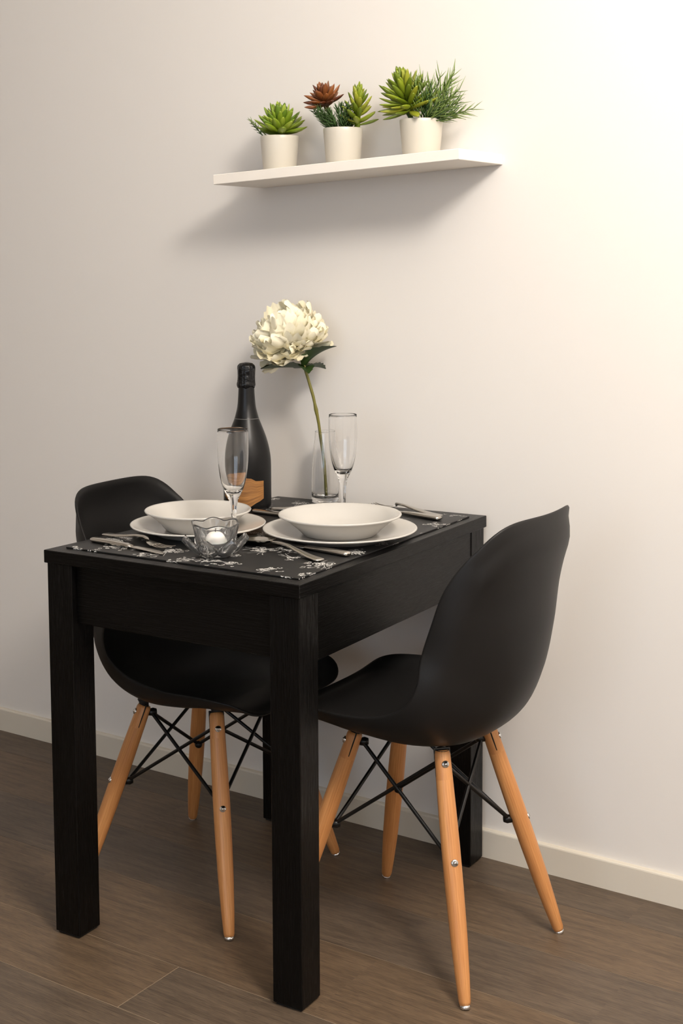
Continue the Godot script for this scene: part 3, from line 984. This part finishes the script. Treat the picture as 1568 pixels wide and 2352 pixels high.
func rosette(parent: Node3D, called: String, at: Vector3, axis: Vector3, n: int, l0: float, l1: float, w: float, p0: float, p1: float, rise: float, mats: String, seed_: int, tip := 0.42) -> void:
	# a stub of stem with leaves set round it on the golden angle
	rng.seed = seed_
	var b0 := along(Vector3.ZERO, axis)
	var core := part(called, done(tube([at - axis.normalized() * 0.012, at + axis.normalized() * (rise * 0.5), at + axis.normalized() * (rise + 0.004)], [0.006, 0.006, 0.003], 8)), M[mats + "2"], parent)
	var shapes := []
	for k in 5:
		shapes.append(leaf_mesh(1.0, w, w * 0.42, tip, seed_ * 10 + k))
	for i in n:
		var f := float(i) / (n - 1)           # 0 the heart, 1 the lowest leaves
		var polar := lerpf(p0, p1, pow(f, 0.85)) + rng.randf_range(-0.1, 0.1)
		var az := i * 2.39996 + rng.randf_range(-0.2, 0.2)
		var dir := b0 * Vector3(sin(polar) * cos(az), cos(polar), sin(polar) * sin(az))
		var z := (b0.y - dir * b0.y.dot(dir)).normalized()
		var x := dir.cross(z).normalized()
		var l := lerpf(l0, l1, pow(f, 0.6)) * rng.randf_range(0.85, 1.1)
		var b := Basis(x, dir, z) * Basis.from_scale(Vector3(l, l, l))
		var m := rng.randi_range(0, 2)
		part("leaf", shapes[rng.randi_range(0, 4)], M[mats + str(m)], core, Transform3D(b, at + axis.normalized() * rise * (1.0 - f) + dir * 0.003))

func frond(parent: Node3D, at: Vector3, dir: Vector3, l: float, needles: int, nl: float, mat: Material, droop: float, thick := 0.0013) -> void:
	var st: SurfaceTool = null
	var pts := []
	var rad := []
	var side := dir.cross(Vector3.UP).normalized()
	for i in 9:
		var v := i / 8.0
		pts.append(at + dir * l * v + Vector3(0, -droop * l * v * v, 0) + side * sin(v * 3.0 + l * 90.0) * l * 0.05)
		rad.append(lerpf(0.0015, 0.0006, v))
	st = tube(pts, rad, 5, st)
	for k in needles:
		var v := lerpf(0.18, 1.0, float(k) / (needles - 1))
		var i: int = min(int(v * 8.0), 7)
		var p: Vector3 = pts[i].lerp(pts[i + 1], v * 8.0 - i)
		var tng: Vector3 = (pts[i + 1] - pts[i]).normalized()
		var a := k * 2.39996 + rng.randf() * 0.6
		var s1 := tng.cross(Vector3.UP).normalized()
		var s2 := tng.cross(s1)
		var d := (tng * rng.randf_range(0.75, 1.1) + (s1 * cos(a) + s2 * sin(a)) * rng.randf_range(0.45, 0.75)).normalized()
		var ll := nl * rng.randf_range(0.7, 1.1) * lerpf(1.0, 0.75, v)
		tube([p, p + d * ll * 0.5 + tng * ll * 0.04, p + d * ll + tng * ll * 0.16], [thick * 0.8, thick, thick * 0.15], 4, st, 0.6)
	part("frond", done(st), mat, parent)

func build_plants() -> void:
	var zz := 0.09
	# 1: fresh green succulent
	var t := pot_thing("white pot with a bright green succulent, leftmost on the shelf", Vector3(0.0195, shelf_top(0.0195) - 0.0004, zz), 0.043, 0.0362, 0.0795)
	rosette(t, "succulent", Vector3(0.003, 0.084, 0.0), Vector3(0.02, 1, 0.12), 78, 0.044, 0.06, 0.15, 0.12, 1.52, 0.018, "fresh", 3)
	rng.seed = 31
	frond(t, Vector3(-0.03, 0.078, 0.0), Vector3(-0.62, 0.7, 0.28).normalized(), 0.06, 18, 0.013, M.fern_pale, 0.05)
	frond(t, Vector3(-0.032, 0.076, 0.008), Vector3(-0.72, 0.75, 0.1).normalized(), 0.052, 16, 0.012, M.fern, 0.05)
	# 2: rust rosette, dark fern, yellow-green upright
	t = pot_thing("white pot with a rust-brown rosette and dark fern, middle of the shelf", Vector3(0.1855, shelf_top(0.1855) - 0.0004, zz), 0.0425, 0.0362, 0.0795)
	rosette(t, "rust_rosette", Vector3(-0.034, 0.129, 0.014), Vector3(-0.12, 1, 0.35), 34, 0.03, 0.047, 0.19, 0.15, 1.55, 0.012, "rust", 5, 0.34)
	part("stalk", done(tube([Vector3(-0.012, 0.07, 0.0), Vector3(-0.024, 0.1, 0.006), Vector3(-0.034, 0.128, 0.014)], [0.004, 0.0035, 0.003], 8)), M.fern, t)
	var tall := Vector3(0.036, 0.084, 0.0)
	rosette(t, "upright_succulent", tall, Vector3(0.1, 1, 0.05), 44, 0.028, 0.042, 0.17, 0.2, 1.45, 0.058, "olive", 7)
	part("stalk", done(tube([Vector3(0.02, 0.068, 0.0), tall], [0.004, 0.004], 8)), M.fern, t)
	rng.seed = 41
	for k in 26:
		var a := rng.randf() * TAU
		var sp := rng.randf_range(0.2, 0.85)
		var d := Vector3(cos(a) * sp - 0.2, 1.0, sin(a) * sp * 0.8 + 0.15).normalized()
		frond(t, Vector3(cos(a) * 0.02 - 0.008, 0.07, sin(a) * 0.02), d, rng.randf_range(0.045, 0.07), 20, 0.018, M.fern, 0.1, 0.0016)
	# 3: large succulent and feathery fronds
	t = pot_thing("white pot with a big olive-green succulent and feathery fronds, rightmost on the shelf", Vector3(0.3765, shelf_top(0.3765) - 0.0004, zz), 0.0448, 0.038, 0.0775)
	rosette(t, "succulent", Vector3(-0.022, 0.096, 0.006), Vector3(-0.2, 1, 0.3), 76, 0.046, 0.068, 0.125, 0.1, 1.75, 0.04, "olive", 9)
	part("stalk", done(tube([Vector3(-0.014, 0.066, 0.0), Vector3(-0.032, 0.1, 0.006)], [0.005, 0.005], 8)), M.fern, t)
	rng.seed = 51
	for k in 26:
		var f := k / 25.0
		var ang := lerpf(1.62, 0.26, f) + rng.randf_range(-0.1, 0.1)
		var d := Vector3(cos(ang), sin(ang), rng.randf_range(-0.3, 0.45)).normalized()
		var l := rng.randf_range(0.085, 0.125) * (1.0 if k % 3 else 0.72)
		frond(t, Vector3(0.012 + rng.randf_range(-0.014, 0.014), 0.066, rng.randf_range(-0.015, 0.015)), d, l, 16, 0.036, M.fern if k % 3 == 0 else M.fern_pale, 0.1, 0.0015)

# ---------------------------------------------------------------- light
func build_lamp(label: String, at: Vector3, energy: float, tint: Color) -> void:
	var t := thing("unseen_lamp", label, "lamp", Vector3(at.x, 3.0, at.z))  # out of view, lights the wall and table from the upper right
	var s := SphereMesh.new()
	s.radius = 0.24
	s.height = 0.48
	part("globe", s, M.globe, t, Transform3D(Basis.IDENTITY, at - t.position))
	part("cord", done(tube([Vector3(0, 0, 0), Vector3(0, at.y + 0.235 - 3.0, 0)], [0.004, 0.004], 8)), M.trim, t)
	part("ceiling_rose", done(lathe([Vector2(0.05, 0), Vector2(0.048, -0.02), Vector2(0.0, -0.024)], 24)), M.trim, t)
	var l := OmniLight3D.new()
	l.name = "unseen_lamp_light"
	l.position = at - t.position
	l.light_color = tint
	l.light_energy = energy
	l.light_size = 0.24
	l.omni_range = 14.0
	l.omni_attenuation = 2.0
	l.shadow_enabled = true
	t.add_child(l)

const LAMP := 3.8

func _ready() -> void:
	var cam := Camera3D.new()
	cam.name = "camera"
	cam.projection = Camera3D.PROJECTION_FRUSTUM
	cam.near = 0.05
	cam.far = 40.0
	cam.size = 0.05 * 2352.0 / 3180.52
	cam.frustum_offset = Vector2(0.05 * (784.0 - 716.1) / 3180.52, -0.05 * (1176.0 - 891.735) / 3180.52)
	cam.position = Vector3(1.81177, 1.27524, 2.59017)
	cam.rotation_order = EULER_ORDER_YXZ
	cam.rotation = Vector3(-0.09009, 0.60008, -0.0068)
	add_child(cam)
	cam.current = true
	var we := WorldEnvironment.new()
	we.name = "world"
	var e := Environment.new()
	e.background_mode = Environment.BG_COLOR
	e.background_color = Color(0.8, 0.87, 0.95)
	e.background_energy_multiplier = 4.6
	e.tonemap_mode = Environment.TONE_MAPPER_LINEAR
	e.tonemap_exposure = 1.0
	e.sdfgi_enabled = true
	e.ssao_enabled = true
	e.ssil_enabled = true
	we.environment = e
	add_child(we)
	make_materials()
	build_lamp("unseen round globe lamp up to the right, lighting the wall and table", Vector3(1.93, 2.48, 1.53), LAMP, Color(1.0, 0.965, 0.925))
	build_room()
	build_table()
	build_chairs()
	build_shelf()
	build_tableware()
	build_plants()
